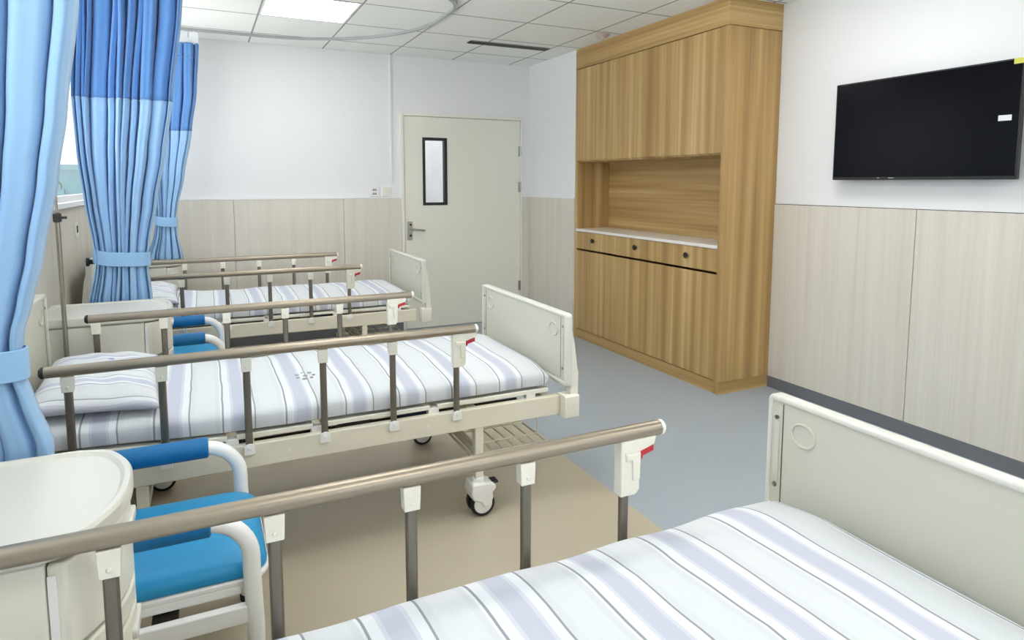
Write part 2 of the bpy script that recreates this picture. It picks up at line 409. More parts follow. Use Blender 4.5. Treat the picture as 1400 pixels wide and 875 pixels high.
# slot diffuser and detector in the ceiling
c = MB(); c.box(2.053, 2.783, 5.085, 5.165, ZC-.012, ZC+.002); o = c.build('ceiling_vent', M['slot'], bevel=.001); tag(o, 'long narrow black slot vent in the ceiling near the door', 'vent')
c = MB()
for a in (5.077, 5.166): c.box(2.05, 2.786, a, a+.006, ZC-.008, ZC-.0005)
c.build('vent_frame', M['grid'], o, auto=False)
c = MB(); c.lathe((2.885, 4.40, ZC), (0,0,-1), [(.052, 0), (.055, .012), (.045, .026), (.02, .036), (.012, .05), (.001, .051)], 24)
tag(c.build('smoke_detector', M['detector']), 'small round detector on the ceiling above the wooden cabinet', 'detector')

# ------------------------------------------------------------------ wooden wall cabinet
cab = empty('wall_cabinet', ((XC+XR)/2, (YN+YFAR)/2, 0))
tag(cab, 'tall built-in oak cabinet with open niche and white counter beside the television wall', 'cabinet')
ox, oy = cab.location.x, cab.location.y
def cbox(mm, x0, x1, y0, y1, z0, z1): mm.box(x0-ox, x1-ox, y0-oy, y1-oy, z0, z1)
ya, yz = 3.242, 5.026
D0 = XC+.020     # door back plane
ST = .028
BK = XR-.002
m = MB()
cbox(m, XC, BK, YN, YN+.044, 0, 2.395)               # near side panel
cbox(m, XC, BK, YFAR-.030, YFAR-.001, 0, 2.395)            # far side panel
cbox(m, D0+.002, BK, YN+.044, YFAR-.03, 1.586, 1.606)           # niche top
cbox(m, D0+.002, BK, YN+.044, YFAR-.03, .955, .972)             # under counter
cbox(m, BK-.02, BK, YN+.044, YFAR-.03, 0, .955); cbox(m, BK-.02, BK, YN+.044, YFAR-.03, 1.606, 2.395)
m.build('carcass', M['oak'], cab, bevel=.0015)
m = MB(); cbox(m, XC-.001, BK, YN-.001, YFAR-.001, 2.398, ZC-.001); m.build('top_fascia', M['oak_flat'], cab, bevel=.001)
m = MB(); cbox(m, XC+.002, BK, YN+.001, YFAR-.002, 0, .0); m.bm.clear()
cbox(m, XC+.002, XC+.02, YN+.044, YFAR-.03, 0, .083); cbox(m, XC-.001, BK, YN-.003, YN, 0, .083); m.build('plinth', M['oak_flat'], cab, bevel=.001)
m = MB(); cbox(m, XC+.345, XC+.36, YN+.044, YFAR-.03, .994, 1.586); m.build('niche_back', M['oak_flat'], cab, auto=False)
m = MB(); cbox(m, XC-.006, XC+.345, ya-.001, YFAR-.030, .972, .994); m.build('counter', M['counter'], cab, bevel=.002)
ys = [ya, 3.838, 4.434, yz]
for k in range(3):
    a, b_ = ys[k]+.0008, ys[k+1]-.0008
    m = MB(); cbox(m, XC+.002, D0, a, b_, 1.597, 2.393); m.build('door', M['oak'], cab, bevel=.001)
    m = MB(); cbox(m, XC+.002, D0, a, b_, .088, .800); m.build('door', M['oak'], cab, bevel=.001)
    m = MB(); cbox(m, XC+.002, D0, a, b_, .818, .969); dr = m.build('drawer', M['oak'], cab, bevel=.001)
    yk = (3.538, 4.133, 4.743)[k]
    m = MB(); m.lathe((XC+.002-ox, yk-oy, .903), (-1,0,0), [(.008, 0), (.008, .008), (.019, .012), (.020, .019), (.016, .022), (.001, .0225)], 20); m.build('knob', M['black'], dr)

# ------------------------------------------------------------------ television
tvx = XR-.085
tv = empty('television', (tvx, 2.215, 1.70)); tag(tv, 'wall-mounted black flat television with small stickers on the white wall', 'television')
W_, H_ = .488, .278
m = MB(); m.prism(rrect(-W_, W_, -H_, H_, .006, 3), 0, .028, 'x'); m.prism(rrect(-.38, .38, -.2, .16, .02, 4), .028, .055, 'x'); m.build('tv_body', M['tv_body'], tv, bevel=.003)
m = MB(); m.box(-.0015, .0, -W_+.008, W_-.008, -H_+.016, H_-.008); sc_ = m.build('screen', M['screen'], tv, auto=False)
m = MB(); m.box(.055, .0845, -.2, .2, -.12, .12); m.box(.03, .0845, -.42, -.36, -.275, -.19); m.box(.03, .0845, .1, .14, -.2, .2); m.build('wall_mount', M['black'], tv, bevel=.004)
m = MB(); m.box(-.003, -.0012, -.452, -.395, -.004, .022); m.build('sticker', M['sticker_w'], tv, auto=False)['label'] = 'small white sticker'
m = MB(); m.box(-.003, -.0012, -.487, -.445, .252, .277); m.build('sticker', M['sticker_y'], tv, auto=False)['label'] = 'small yellow-green sticker'
for a, b_ in ((.105, .135), (.19, .2)):
    m = MB(); m.box(-.0022, .0, a, b_, -.270, -.265); m.build('maker_mark', M['light_mark'], tv, auto=False)

# ------------------------------------------------------------------ curtain track and curtains
tk = empty('curtain_track', (0.4, 5.62, ZC)); tag(tk, 'curved grey ceiling curtain track looping around the far bed', 'curtain track')
T0 = tk.location
pts = [(XL+.01, 5.62)] + [(x, y) for x, y in arc(.48, 4.52, 1.1, PI/2, 0, 24)] + [(x, y) for x, y in arc(1.18, 4.262, .4, 0, -PI/2, 14)] + [(XL+.01, 3.862)]
mm = MB(); rings = []
for i, (x, y) in enumerate(pts):
    a = Vector(pts[max(i-1, 0)]); b_ = Vector(pts[min(i+1, len(pts)-1)]); dd = (b_-a).normalized(); nn = Vector((-dd.y, dd.x))
    rings.append([(x+nn.x*u-T0.x, y+nn.y*u-T0.y, v) for u, v in ((-.011, -.02), (.011, -.02), (.011, -.001), (-.011, -.001))])
mm.rings(rings, smooth=False); mm.build('rail', M['track'], tk)
tk2 = empty('curtain_track', (-.4, 1.78, ZC)); tag(tk2, 'ceiling curtain track above the nearest curtain beside the window wall', 'curtain track')
mm = MB(); mm.box(XL+.01+.4, 1.0, -.011, .011, -.02, -.001); mm.build('rail', M['track'], tk2)

def interp(tab, z):
    tab = sorted(tab)
    if z <= tab[0][0]: return tab[0][1:]
    for (a, b_) in zip(tab, tab[1:]):
        if z <= b_[0]:
            t = (z-a[0])/(b_[0]-a[0]); t = t*t*(3-2*t)*.4 + t*.6
            return tuple(p+(q-p)*t for p, q in zip(a[1:], b_[1:]))
    return tab[-1][1:]

def curtain(y, tab, ztop, zmesh, zhem, ztie, folds, seed, label, header=False):
    """tab rows: z, x left, x right, fold depth"""
    rnd = random.Random(seed)
    ph = [rnd.uniform(-.5, .5) for _ in range(60)]
    root = empty('privacy_curtain', ((tab[-1][1]+tab[-1][2])/2, y, 0)); rx = root.location.x
    tag(root, label, 'curtain', 'blue privacy curtains')
    N = folds*14
    # uneven pleat positions
    wts = [rnd.choice((.45, .7, 1.0, 1.5, 2.1))*rnd.uniform(.85, 1.15) for _ in range(folds)]; tot = sum(wts); cum = [0]
    for w_ in wts: cum.append(cum[-1]+w_/tot)
    amps = [rnd.uniform(.6, 1.15) for _ in range(folds)]
    def pt(s, z):
        xl, xr, A = interp(tab, z)
        k = 0
        while k < folds-1 and s > cum[k+1]: k += 1
        t = (s-cum[k])/(cum[k+1]-cum[k])
        # near the ends of the fan folds spread, at the tie they crowd
        a = A*amps[k]*1.35
        wob = .012*math.sin(3.1*z+ph[k]*9)+.006*math.sin(7*z+ph[k+1]*11)
        yy = a*(1-2*max(0, math.sin(PI*t))**(.50+.25*ph[k])) + .12*a*math.sin(4*PI*t+ph[k]*5)*math.sin(PI*t)
        edge = min(1, 8*s, 8*(1-s))
        sag = -.02*math.sin(PI*max(0, min(1, (z-ztie)/.9)))*(s-.5)
        x = xl+(xr-xl)*s + (-min(a*.4, .10*(xr-xl)*(cum[k+1]-cum[k]))*math.sin(2*PI*t) + wob*(xr-xl)*1.2)*edge + sag*0
        return (x-rx, yy, z)
    def sheet(name, za, zb, mat, par, dz=0):
        nz = max(6, int((zb-za)/.025)); bm = MB(); V = []
        for i in range(nz+1):
            z = za+(zb-za)*i/nz
            V.append([bm.bm.verts.new(pt(j/N, z)) for j in range(N+1)])
        for i in range(nz):
            for j in range(N): bm.bm.faces.new([V[i][j], V[i][j+1], V[i+1][j+1], V[i+1][j]]).smooth = True
        o = bm.build(name, mat, par, auto=False)
        so = o.modifiers.new('Solid', 'SOLIDIFY'); so.thickness = .002; so.offset = 0
        return o
    sheet('lower_panel', zhem, zmesh, M['curtain'], root)
    if header:
        sheet('upper_panel', zmesh+.001, 2.36, M['curtain_up'], root)
        sheet('header_band', 2.361, 2.455, M['curtain_up'], root)
    else: sheet('upper_panel', zmesh+.001, ztop-.035, M['curtain_up'], root)
    # gliders
    xl, xr, A = interp(tab, ztop)
    nh = 5 if header else 7
    for k in range(nh):
        h = MB(); x = xl+(xr-xl)*(k+.5)/nh-rx
        zt = 2.455 if header else ztop-.035
        if header: h.box(x-.031, x+.031, -.003, .003, zt-.006, ZC-.026)
        else: h.box(x-.004, x+.004, -.003, .003, zt-.01, ZC-.022)
        h.cyl((x, 0, ZC-.024), (0,0,1), .008, .006, 10)
        h.build('hook', M['net'], root)
    # tieback band hugging the gathered cloth
    xl, xr, A = interp(tab, ztie)
    b = MB(); n = 40; rings = []
    xc, hw = (xl+xr)/2-rx, (xr-xl)/2+.010
    dep = max(A*1.5, .035)+.006
    for k in range(n):
        a = 2*PI*k/n; cx, cy = math.cos(a), math.sin(a)
        px = xc+hw*abs(cx)**.7*(1 if cx > 0 else -1); py = dep*abs(cy)**.7*(1 if cy > 0 else -1)
        dz = -.012*math.cos(a)*1.0 + .008*cx*cx
        sx, sy = (.004*cx, .004*cy)
        rings.append([(px, py, ztie-.036+dz), (px+sx, py+sy, ztie-.034+dz), (px+sx*1.2, py+sy*1.2, ztie+dz), (px+sx, py+sy, ztie+.034+dz), (px, py, ztie+.036+dz), (px-.001*cx, py-.001*cy, ztie+dz)])
    b.rings(rings, closed=True)
    tb = b.build('tieback', M['curtain_band'], root)
    return root

c1 = curtain(1.79, [(.30, -.66, -.345, 0.0158), (.62, -.66, -.345, 0.0158), (.80, -.655, -.343, 0.0187), (.90, -.63, -.372, 0.0216), (.97, -.61, -.390, 0.0230), (1.06, -.62, -.386, 0.0245), (1.13, -.64, -.365, 0.0245), (1.24, -.66, -.336, 0.0245), (1.42, -.68, -.298, 0.0259), (1.57, -.69, -.272, 0.0259), (1.82, -.71, -.236, 0.0274), (2.55, -.72, -.12, 0.0288)],
        2.54, 1.86, .62, 1.0, 6, 5, 'blue curtain tied back at the left edge, nearest of the three curtains')
c2 = curtain(3.862, [(.30, -.55, -.31, .022), (.66, -.55, -.30, .024), (.80, -.54, -.258, .03), (.95, -.508, -.268, .03), (1.015, -.498, -.270, .03), (1.09, -.505, -.257, .03), (1.3, -.53, -.215, .034), (1.55, -.55, -.165, .036), (1.82, -.557, -.118, .038), (2.3, -.53, -.052, .04), (2.55, -.50, -.02, .042)],
        2.54, 1.822, .62, 1.015, 12, 11, 'widely fanned blue curtain tied back beside the second bed, darker at its top')
c3 = curtain(5.62, [(.83, -.405, -.152, .03), (1.0, -.345, -.18, .028), (1.11, -.325, -.19, .026), (1.2, -.325, -.175, .028), (1.45, -.35, -.115, .03), (1.795, -.36, -.048, .03), (2.1, -.35, .0, .032), (2.46, -.34, .03, .032), (2.55, -.34, .035, .032)],
        2.54, 1.795, .815, 1.105, 8, 21, 'slim blue curtain tied back against the back wall, farthest of the three', header=True)
h = MB(); h.lathe((-.505-c2.location.x, 0, 1.005), (-1,0,0), [(.012, 0), (.012, .02), (.022, .026), (.022, .036), (.001, .038)], 16); h.build('tieback_hook', M['black'], c2)

# ------------------------------------------------------------------ hospital bed (local x runs head to foot, y across, z up)
HW = .445
POSTS = [-.41, -.1475, .115, .3775, .64, .9025]
ZR = .812
def side_rail(bed, sgn):
    """sgn -1: rail on the camera side"""
    y = sgn*HW
    m = MB(); m.tube([(-.472, y, ZR), (.985, y, ZR)], .018, 20); top = m.build('side_rail', M['bronze'], bed)
    for xe, d in ((-.472, -1), (.985, 1)):
        m = MB(); m.lathe((xe, y, ZR), (d,0,0), [(.0185, -.002), (.0185, .006), (.012, .012), (.001, .013)], 20); m.build('end_cap', M['white_pl'] if d > 0 else M['black'], top)
    for i, x in enumerate(POSTS):
        m = MB(); m.prism([(x+a*.0125, y+b_*.009) for a, b_ in [(math.cos(t*PI/6)*abs(math.cos(t*PI/6))**-.35 if abs(math.cos(t*PI/6)) > 1e-6 else 0, math.sin(t*PI/6)) for t in range(12)]], .462, ZR-.022, smooth=True)
        m.build('post', M['post'], top)
        if i < 5:
            m = MB(); m.prism([(x-.0165, ZR-.068), (x+.0165, ZR-.068), (x+.0185, ZR-.018), (x-.0185, ZR-.018)], y-.013, y+.013, 'y'); m.cyl((x, y-.0135, ZR-.052), (0,1,0), .005, .004, 10); m.cyl((x, y+.0135, ZR-.052), (0,1,0), .005, .004, 10)
            m.build('clamp', M['ivory'], top, bevel=.003)
        m = MB(); m.prism([(x+.019*math.cos(t), .462+.019*math.sin(t)) for t in [i_*PI/6 for i_ in range(7)]] + [(x-.019, .44), (x+.019, .44)], y-.012, y+.012, 'y'); m.cyl((x, y-.013, .465), (0,1,0), .007, .006, 12); m.cyl((x, y+.013, .465), (0,1,0), .007, .006, 12)
        m.build('pivot', M['white_pl'], top, bevel=.002)
    x = POSTS[5]
    m = MB()
    m.prism([(x-.018, ZR-.014), (x-.018, ZR-.15), (x+.026, ZR-.15), (x+.036, ZR-.138), (x+.038, ZR-.045), (x+.078, ZR-.034), (x+.084, ZR-.014)], y-.015, y+.015, 'y')
    m.prism([(x+.012, ZR-.062), (x+.014, ZR-.112), (x+.034, ZR-.112), (x+.036, ZR-.045), (x-.006, ZR-.045), (x-.006, ZR-.062)], y-.020, y+.020, 'y')
    m.cyl((x-.004, y, ZR-.045), (0,1,0), .005, .036, 10); m.cyl((x+.03, y, ZR-.04), (0,1,0), .004, .036, 10)
    m.build('latch', M['ivory'], top, bevel=.003)
    m = MB(); m.prism([(x+.039, ZR-.046), (x+.039, ZR-.066), (x+.044, ZR-.066), (x+.047, ZR-.058), (x+.078, ZR-.050), (x+.078, ZR-.0355)], y-.013, y+.013, 'y')
    m.build('release_lever', M['red'], top, bevel=.002)['label'] = 'red release lever'

def board(bed, name, x, sgn, z0, z1, zmid):
    """sgn +1: inner face looks to -x (footboard), -1: inner face looks to +x (headboard)"""
    hw = HW+.022; t = .036
    loc = (x, 0, 0)
    fx = lambda a: a*sgn
    def pr_(m, poly, a, b): 
        a, b = sorted((fx(a), fx(b))); m.prism(poly, a, b, 'x')
    m = MB()
    # rim: outline minus panel as quad ring, both with rounded top corners
    outer = rrect(-hw, hw, z0, z1, [.018, .018, .008, .008], 6)
    inner = rrect(-hw+.012, hw-.012, z0+.02, z1-.017, [.010, .010, .004, .004], 6)
    n = len(outer)
    R = [[m.bm.verts.new((fx(a), p[0], p[1])) for p in poly] for a, poly in ((0, inner), (0, outer), (t, outer), (t, inner))]
    for i in range(4):
        A, B = R[i], R[(i+1) % 4]
        for j in range(n): m.bm.faces.new([A[j], A[(j+1)%n], B[(j+1)%n], B[j]])
    o = m.build(name, M['rim'], bed, bevel=.006, seg=3, loc=loc)
    m = MB(); pr_(m, rrect(-hw+.010, hw-.010, z0+.018, z1-.015, .010, 6), .005, t-.005); pan = m.build('panel', M['ivory_panel'], o)
    for s in (-1, 1):
        yc = s*(hw-.115); zc = z1-.085
        m = MB(); m.tube([(fx(.004), yc+.036*math.cos(a), zc+.030*math.sin(a)) for a in [2*PI*k/28 for k in range(28)]], .0035, 8, closed=True); m.build('handle_ring', M['ivory_panel'], o)
        # recess strip beside the panel with two screws
        m = MB(); m.prism(rrect(s*(hw-.049)-.0015, s*(hw-.049)+.0015, z0+.03, z1-.02, .001, 2), *sorted((fx(.0042), fx(.006))), 'x'); m.build('edge_groove', M['post'], o)
        m = MB(); m.prism(rrect(s*(hw-.030)-.009, s*(hw-.030)+.009, z0+.085, z1-.07, .008, 4), *sorted((fx(.001), fx(.006))), 'x'); m.build('edge_strip', M['ivory_panel'], o, bevel=.002)
        for zz in (z1-.06, z0+.075):
            m = MB(); m.cyl((fx(.003), s*(hw-.030), zz), (1,0,0), .006, .005, 12); m.build('screw', M['steel'], o)
        # outer curved upright
        ys = s*(hw-.022)
        prof = [(.036, z1-.075), (.050, z1-.13), (.064, z1-.24), (.070, zmid+.10), (.068, zmid)]
        poly = [(fx(a), z) for a, z in prof] + [(fx(.030), zmid), (fx(.030), z1-.06)]
        m = MB(); m.prism(poly, ys-.02, ys+.02, 'y'); m.build('upright', M['ivory'], o, bevel=.005)
    return o

def make_bed():
    bed = empty('hospital_bed')
    yf = HW-.022
    m = MB()
    for s in (-1, 1):
        m.box(-.61, 1.392, s*yf-.016, s*yf+.016, .385, .472)
    for x in (-.53, -.2, 1.0, 1.36): m.box(x-.02, x+.02, -yf+.016, yf-.016, .395, .455)
    m.build('bed_frame', M['cream'], bed, bevel=.004)
    for s in (-1, 1):
        for x in (-.3, .25, .78):
            m = MB(); m.cyl((x, s*(yf+.0165), .43), (0,1,0), .007, .004, 12); m.build('frame_bolt', M['ivory'], bed)
        for x0, x1 in ((1.392, 1.464), (-.685, -.61)):
            m = MB(); m.prism(rrect(s*(HW-.005)-.045, s*(HW-.005)+.03*1, .375, .478, .010, 4), x0, x1, 'x')
            if x1 > 0:
                for zz in (.40, .43, .455): m.cyl((x0+.016, s*(HW-.005)+(.031 if s > 0 else -.046), zz), (0,1,0), .004, .004, 10)
            m.build('corner_block', M['ivory'], bed, bevel=.006)
    # mattress deck sections (the back section lifted a little)
    ang = math.atan(.13)
    def deck(x0, x1, z, tilt=0):
        m = MB(); m.box(x0, x1, -.405, .405, z, z+.012)
        for s in (-1, 1): m.box(x0, x1, s*.405-.012, s*.405+.012, z-.006, z+.012)
        if tilt:
            for v in m.bm.verts: v.co.z += (x1-v.co.x)*tilt
        m.build('deck_section', M['ivory'], bed, bevel=.003)
    deck(-.54, .045, .493, .05); deck(.075, .34, .493); deck(.37, .80, .493); deck(.83, 1.345, .493)
    for s in (-1, 1):
        for x in (.06, .355, .815, 1.26):
            m = MB(); m.box(x-.022, x+.022, s*.40-.016, s*.40+.016, .455, .4925); m.build('deck_hinge', M['white_pl'], bed, bevel=.003)
        for xx in (-.02, .42):
            m = MB(); m.prism([(xx, .455), (xx+.12, .455), (xx+.15, .475), (xx+.02, .475)], s*.385-.01, s*.385+.01, 'y'); m.build('deck_support', M['dark'], bed)
    for xx, yy in ((.15, -.12), (-.2, .12)):
        m = MB(); m.tube([(xx, yy, .36), (1.33, yy, .36)], .013, 12); m.build('crank_rod', M['dark'], bed)
    m = MB(); m.box(.66, .80, -.36, -.30, .445, .475); m.build('lift_bracket', M['navy'], bed, bevel=.004)
    # legs with casters
    for x in (-.225, 1.008):
        for s in (-1, 1):
            y = s*.415
            m = MB(); m.box(x-.019, x+.019, y-.019, y+.019, .15, .386); leg = m.build('leg', M['cream'], bed, bevel=.004)
            m = MB(); m.cyl((x, y, .152), (0,0,1), .026, .03, 18)
            prof = [(-.040, .15), (-.046, .11), (-.036, .078), (-.005, .068), (.012, .040), (.040, .046), (.054, .080), (.050, .102), (.066, .116), (.064, .134), (.04, .145)]
            m.prism([(x+a, z) for a, z in prof], y-.044, y+.044, 'y'); m.build('caster_housing', M['white_pl'], leg, bevel=.006, seg=3)
            for q in (-1, 1):
                m = MB(); m.lathe((x+.010, y+q*.024, .0545), (0,q,0), [(.036, -.012), (.052, -.010), (.0545, 0), (.052, .010), (.043, .012), (.041, .008)], 30); m.build('wheel', M['black'], leg)
                m = MB(); m.lathe((x+.010, y+q*.024, .0545), (0,q,0), [(.041, .0), (.041, .010), (.02, .014), (.001, .014)], 26); m.build('wheel_disc', M['white_pl'], leg)
            m = MB(); m.box(x+.055, x+.085, y-.022, y+.022, .128, .140); m.build('brake_pedal', M['black'], leg, bevel=.004)
    for x in (-.225, 1.008):
        m = MB(); m.box(x-.012, x+.012, -.396, .396, .255, .29); m.build('cross_bar', M['cream'], bed, bevel=.003)
    # wire basket under the foot end
    m = MB(); bz = .252
    m.tube([(.985, -.40, bz), (1.352, -.40, bz), (1.352, .40, bz), (.985, .40, bz)], .006, 8, closed=True)
    for k in range(6): x = 1.035+k*.053; m.tube([(x, -.40, bz), (x, .40, bz)], .0036, 6)
    for k in range(5): y = -.30+k*.15; m.tube([(.985, y, bz+.004), (1.352, y, bz+.004)], .0032, 6)
    for x, y in ((1.352,-.30),(1.352,.30)): m.tube([(x, y, bz), (x, y, .395)], .004, 8)
    m.build('wire_basket', M['cream'], bed)
    board(bed, 'footboard', 1.400, 1, .515, .838, .475)
    board(bed, 'headboard', -.618, -1, .53, .935, .475)
    side_rail(bed, -1); side_rail(bed, 1)
    return bed

BEDY = [.7836, 2.862, 5.018]
proto = make_bed()
beds = [proto, copy_tree(proto), copy_tree(proto)]
blab = ['cream hospital bed in the foreground with champagne side rails, closest to the camera',
        'cream hospital bed in the middle of the row, second from the camera',
        'cream hospital bed farthest from the camera, beside the door and back wall']
for k, bd in enumerate(beds):
    bd.location = ((-.0, 0, .008)[k], BEDY[k], 0)
    tag(bd, blab[k], 'bed', 'hospital beds in a row')
for c in kid(beds[0], 'footboard'): c.location.x -= .028
for c in kid(beds[2], 'footboard'): c.location.x += .03
for bd, sg, dx in ((beds[0], 1, -.020), (beds[1], 1, -.034)):     # rails pushed a little along their pivots
    for rl in kid(bd, 'side_rail'):
        if rl.data.vertices[0].co.y*sg > 0:
            for c in rl.children:
                if c.name.split('.')[0] != 'end_cap': c.location.x += dx
for k, dx in ((0, -.028), (2, .03)):
    for c in kid(beds[k], 'corner_block'):
        if c.data.vertices[0].co.x > 0: c.location.x += dx

# mattresses: sagging, softly crowned slab following the lifted back section
def make_mattress():
    bm = MB(); x0, x1, w = -.53, 1.355, .412; th = .082
    nx, ns = 90, 44; rings = []
    def sect(scale, dz):
        P = []
        for k in range(ns):
            a = 2*PI*k/ns; c_, s_ = math.cos(a), math.sin(a)
            ey = (abs(c_)**.28)*(1 if c_ > 0 else -1); ez = (abs(s_)**(.55 if s_ > 0 else .25))*(1 if s_ > 0 else -1)
            P.append((ey, ez))
        return P
    base = sect(1, 0)
    for i in range(nx+1):
        t = i/nx; x = x0+(x1-x0)*t
        e = min(1, min(t, 1-t)*(x1-x0)/.05); sc = math.sqrt(max(0, 1-(1-e)**2))
        sc = .35+.65*sc
        lift = max(0, .06-x)*.05
        R = []
        for ey, ez in base:
            z = .505 + th/2 + ez*th/2*sc
            if ez > 0:
                yn = ey
                z += .020*(1-abs(yn)**2.4)*sc + .003*math.sin(9*x+4*yn)*ez + .003*math.sin(23*x+7*yn)*ez
            R.append((x, ey*w*(.96+.04*sc) + .003*math.sin(17*x), z+lift))
        rings.append(R)
    bm.rings(rings)
    return bm.build('mattress', M['linen'], None, auto=False)
m1 = make_mattress()
for p in m1.data.polygons: p.use_smooth = True
mats = [m1]
for k in (1, 2):
    c = m1.copy(); COL.objects.link(c); mats.append(c)
mlab = ['striped white and lavender mattress cover on the foreground bed', 'striped white and pale blue mattress on the middle bed, with a small grey emblem', 'striped white mattress on the farthest bed by the door']
for k, o in enumerate(mats):
    o.location = ((-.0, 0, .008)[k], BEDY[k], .001); tag(o, mlab[k], 'mattress', 'striped mattresses')
mats[0].location.x -= .012
# embroidered emblem: a ring of small grey leaves
e = MB()
for k in range(7):
    a = 2*PI*k/7; r = .034
    px, py = .355+r*math.cos(a), -.12+r*1.3*math.sin(a)
    e.lathe((px, py, .6045), (0,0,1), [(.011 if k % 2 else .007, 0), (.009 if k % 2 else .006, .0035), (.001, .004)], 8)
e.lathe((.355, -.12, .6045), (0,0,1), [(.010, 0), (.008, .0035), (.001, .004)], 8)
e.build('emblem', M['grey_thread'], mats[1])['label'] = 'small grey embroidered emblem'

def make_pillow():
    bm = MB(); a, b, h = .20, .36, .072; n = 36; top = []; bot = []
    def zf(u, v, s):
        d = (1-abs(u)**3.2)*(1-abs(v)**3.6)
        wr = .004*math.sin(11*u+5*v)*d + .003*math.sin(17*v+3*u)*d
        return s*h*max(0, d)**(.5 if s > 0 else .42)*(1 if s > 0 else .12) + (wr if s > 0 else 0)
    for i in range(n+1):
        u = -1+2*i/n; rt = []; rb = []
        for j in range(n+1):
            v = -1+2*j/n
            px = a*u*(1-.05*(1-v*v)*0-.06*abs(v)**3*(1-abs(u))); px = a*u*(1-.07*(1-v*v)+.02); py = b*v*(1-.05*(1-u*u)+.02)
            vt = bm.bm.verts.new((px, py, zf(u, v, 1))); rt.append(vt)
            rb.append(vt if i in (0, n) or j in (0, n) else bm.bm.verts.new((px, py, zf(u, v, -1))))
        top.append(rt); bot.append(rb)
    for i in range(n):
        for j in range(n):
            bm.bm.faces.new([top[i][j], top[i+1][j], top[i+1][j+1], top[i][j+1]])
            q = [bot[i][j], bot[i][j+1], bot[i+1][j+1], bot[i+1][j]]
            bm.bm.faces.new(q)
    o = bm.build('pillow', M['linen_pillow'], None, auto=False)
    for p in o.data.polygons: p.use_smooth = True
    return o
p2 = make_pillow(); p3 = p2.copy(); COL.objects.link(p3)
for o, k, lab in ((p2, 1, 'plump striped white pillow on the middle bed'), (p3, 2, 'striped white pillow on the farthest bed behind the curtain')):
    o.location = (-.375, BEDY[k]-.02, .643); o.rotation_euler = (0, math.radians(4), math.radians(2)); tag(o, lab, 'pillow', 'striped pillows')
e = MB(); e.lathe((.02, .10, .069), (0,0,1), [(.014, 0), (.012, .003), (.001, .0035)], 10); e.build('emblem', M['purple_thread'], p2)['label'] = 'small lavender emblem'

# ------------------------------------------------------------------ bedside cabinets (front bows towards +x)
def bow(x_off, hy, n=18, bulge=.078, r=.0):
    """front line from (x0,-hy) to (x0,hy)"""
    return [(x_off+bulge*(1-(-1+2*i/n)**2)**.9 if 0 < i < n else x_off, hy*(-1+2*i/n)) for i in range(n+1)]
def make_nightstand():
    t = empty('bedside_cabinet')
    hy = .208; xb = -.685; xf = -.238
    m = MB()
    m.box(xb, xf-.028, -hy, hy, .06, .765)
    m.build('body', M['ivory'], t, bevel=.004)
    m = MB(); pol = [(xb, hy), (xb, -hy)] + bow(xf-.02, hy-.004, bulge=.07); m.prism(pol, .06, .085); m.build('base', M['ivory'], t)
    for x in (xb+.05, xf-.07):
        for s in (-1, 1):
            m = MB(); m.lathe((x, s*(hy-.045), .03), (0,1,0), [(.001, -.014), (.03, -.014), (.03, .014), (.001, .014)], 18); m.cyl((x, s*(hy-.045), .055), (0,0,1), .012, .02, 12); m.build('caster', M['black'], t)
    def front(z0, z1, nm):
        m = MB(); pol = [(xf-.026, hy-.001), (xf-.026, -hy+.001)] + bow(xf, hy-.001); m.prism(pol, z0, z1, smooth=False)
        return m.build(nm, M['ivory'], t, bevel=.005)
    dr = front(.602, .762, 'drawer'); sh = front(.548, .594, 'pull_out_tray'); dd = front(.09, .540, 'door')
    for o_, zc in ((dr, .72), (dd, .50)):
        m = MB(); m.prism(rrect(-.05, .05, zc-.012, zc+.012, .01, 4), xf+.070, xf+.084, 'x'); m.build('handle', M['rim'], o_, bevel=.003)
    # top tray with raised lip, rounded front corners
    ht = hy+.008
    def outline(dx, dy, n=26):
        P = [(xb-.002+dx, ht-dy), (xb-.002+dx, -ht+dy)]
        fx = xf+.012-dx
        for i in range(n+1):
            v = -1+2*i/n; y = (ht-dy)*v
            c = (1-abs(v)**2.4)*.072 - .045*max(0, abs(v)-.86)**2/.0196
            P.append((fx+c-.0, y))
        return P
    m = MB(); m.rings([[(a, b, z) for a, b in P] for P, z in ((outline(.006, .006), .768), (outline(0, 0), .774), (outline(0, 0), .800), (outline(.004, .004), .806), (outline(.014, .012), .806), (outline(.022, .018), .799))], smooth=False)
    m.build('top', M['night_top'], t)
    for s in (-1, 1):
        m = MB(); m.box(xf-.026, xf-.012, s*hy-.004, s*hy+.004, .57, .745); m.build('side_bracket', M['white_pl'], t, bevel=.002)
        m = MB(); m.box(xf-.030, xf-.022, s*hy-.0015, s*hy+.0015, .45, .56); m.build('side_slot', M['dark'], t)
    return t
n1 = make_nightstand(); nss = [n1, copy_tree(n1), copy_tree(n1)]
nl = ['cream bow-fronted bedside cabinet at the lower left, nearest the camera', 'cream bedside cabinet between the middle bed and the far curtain', 'cream bedside cabinet standing in the corner behind the farthest bed']
for o, y, lab in zip(nss, (1.475, 3.580, 5.725), nl):
    o.location = (0, y, 0); tag(o, lab, 'bedside cabinet', 'bow-fronted bedside cabinets')

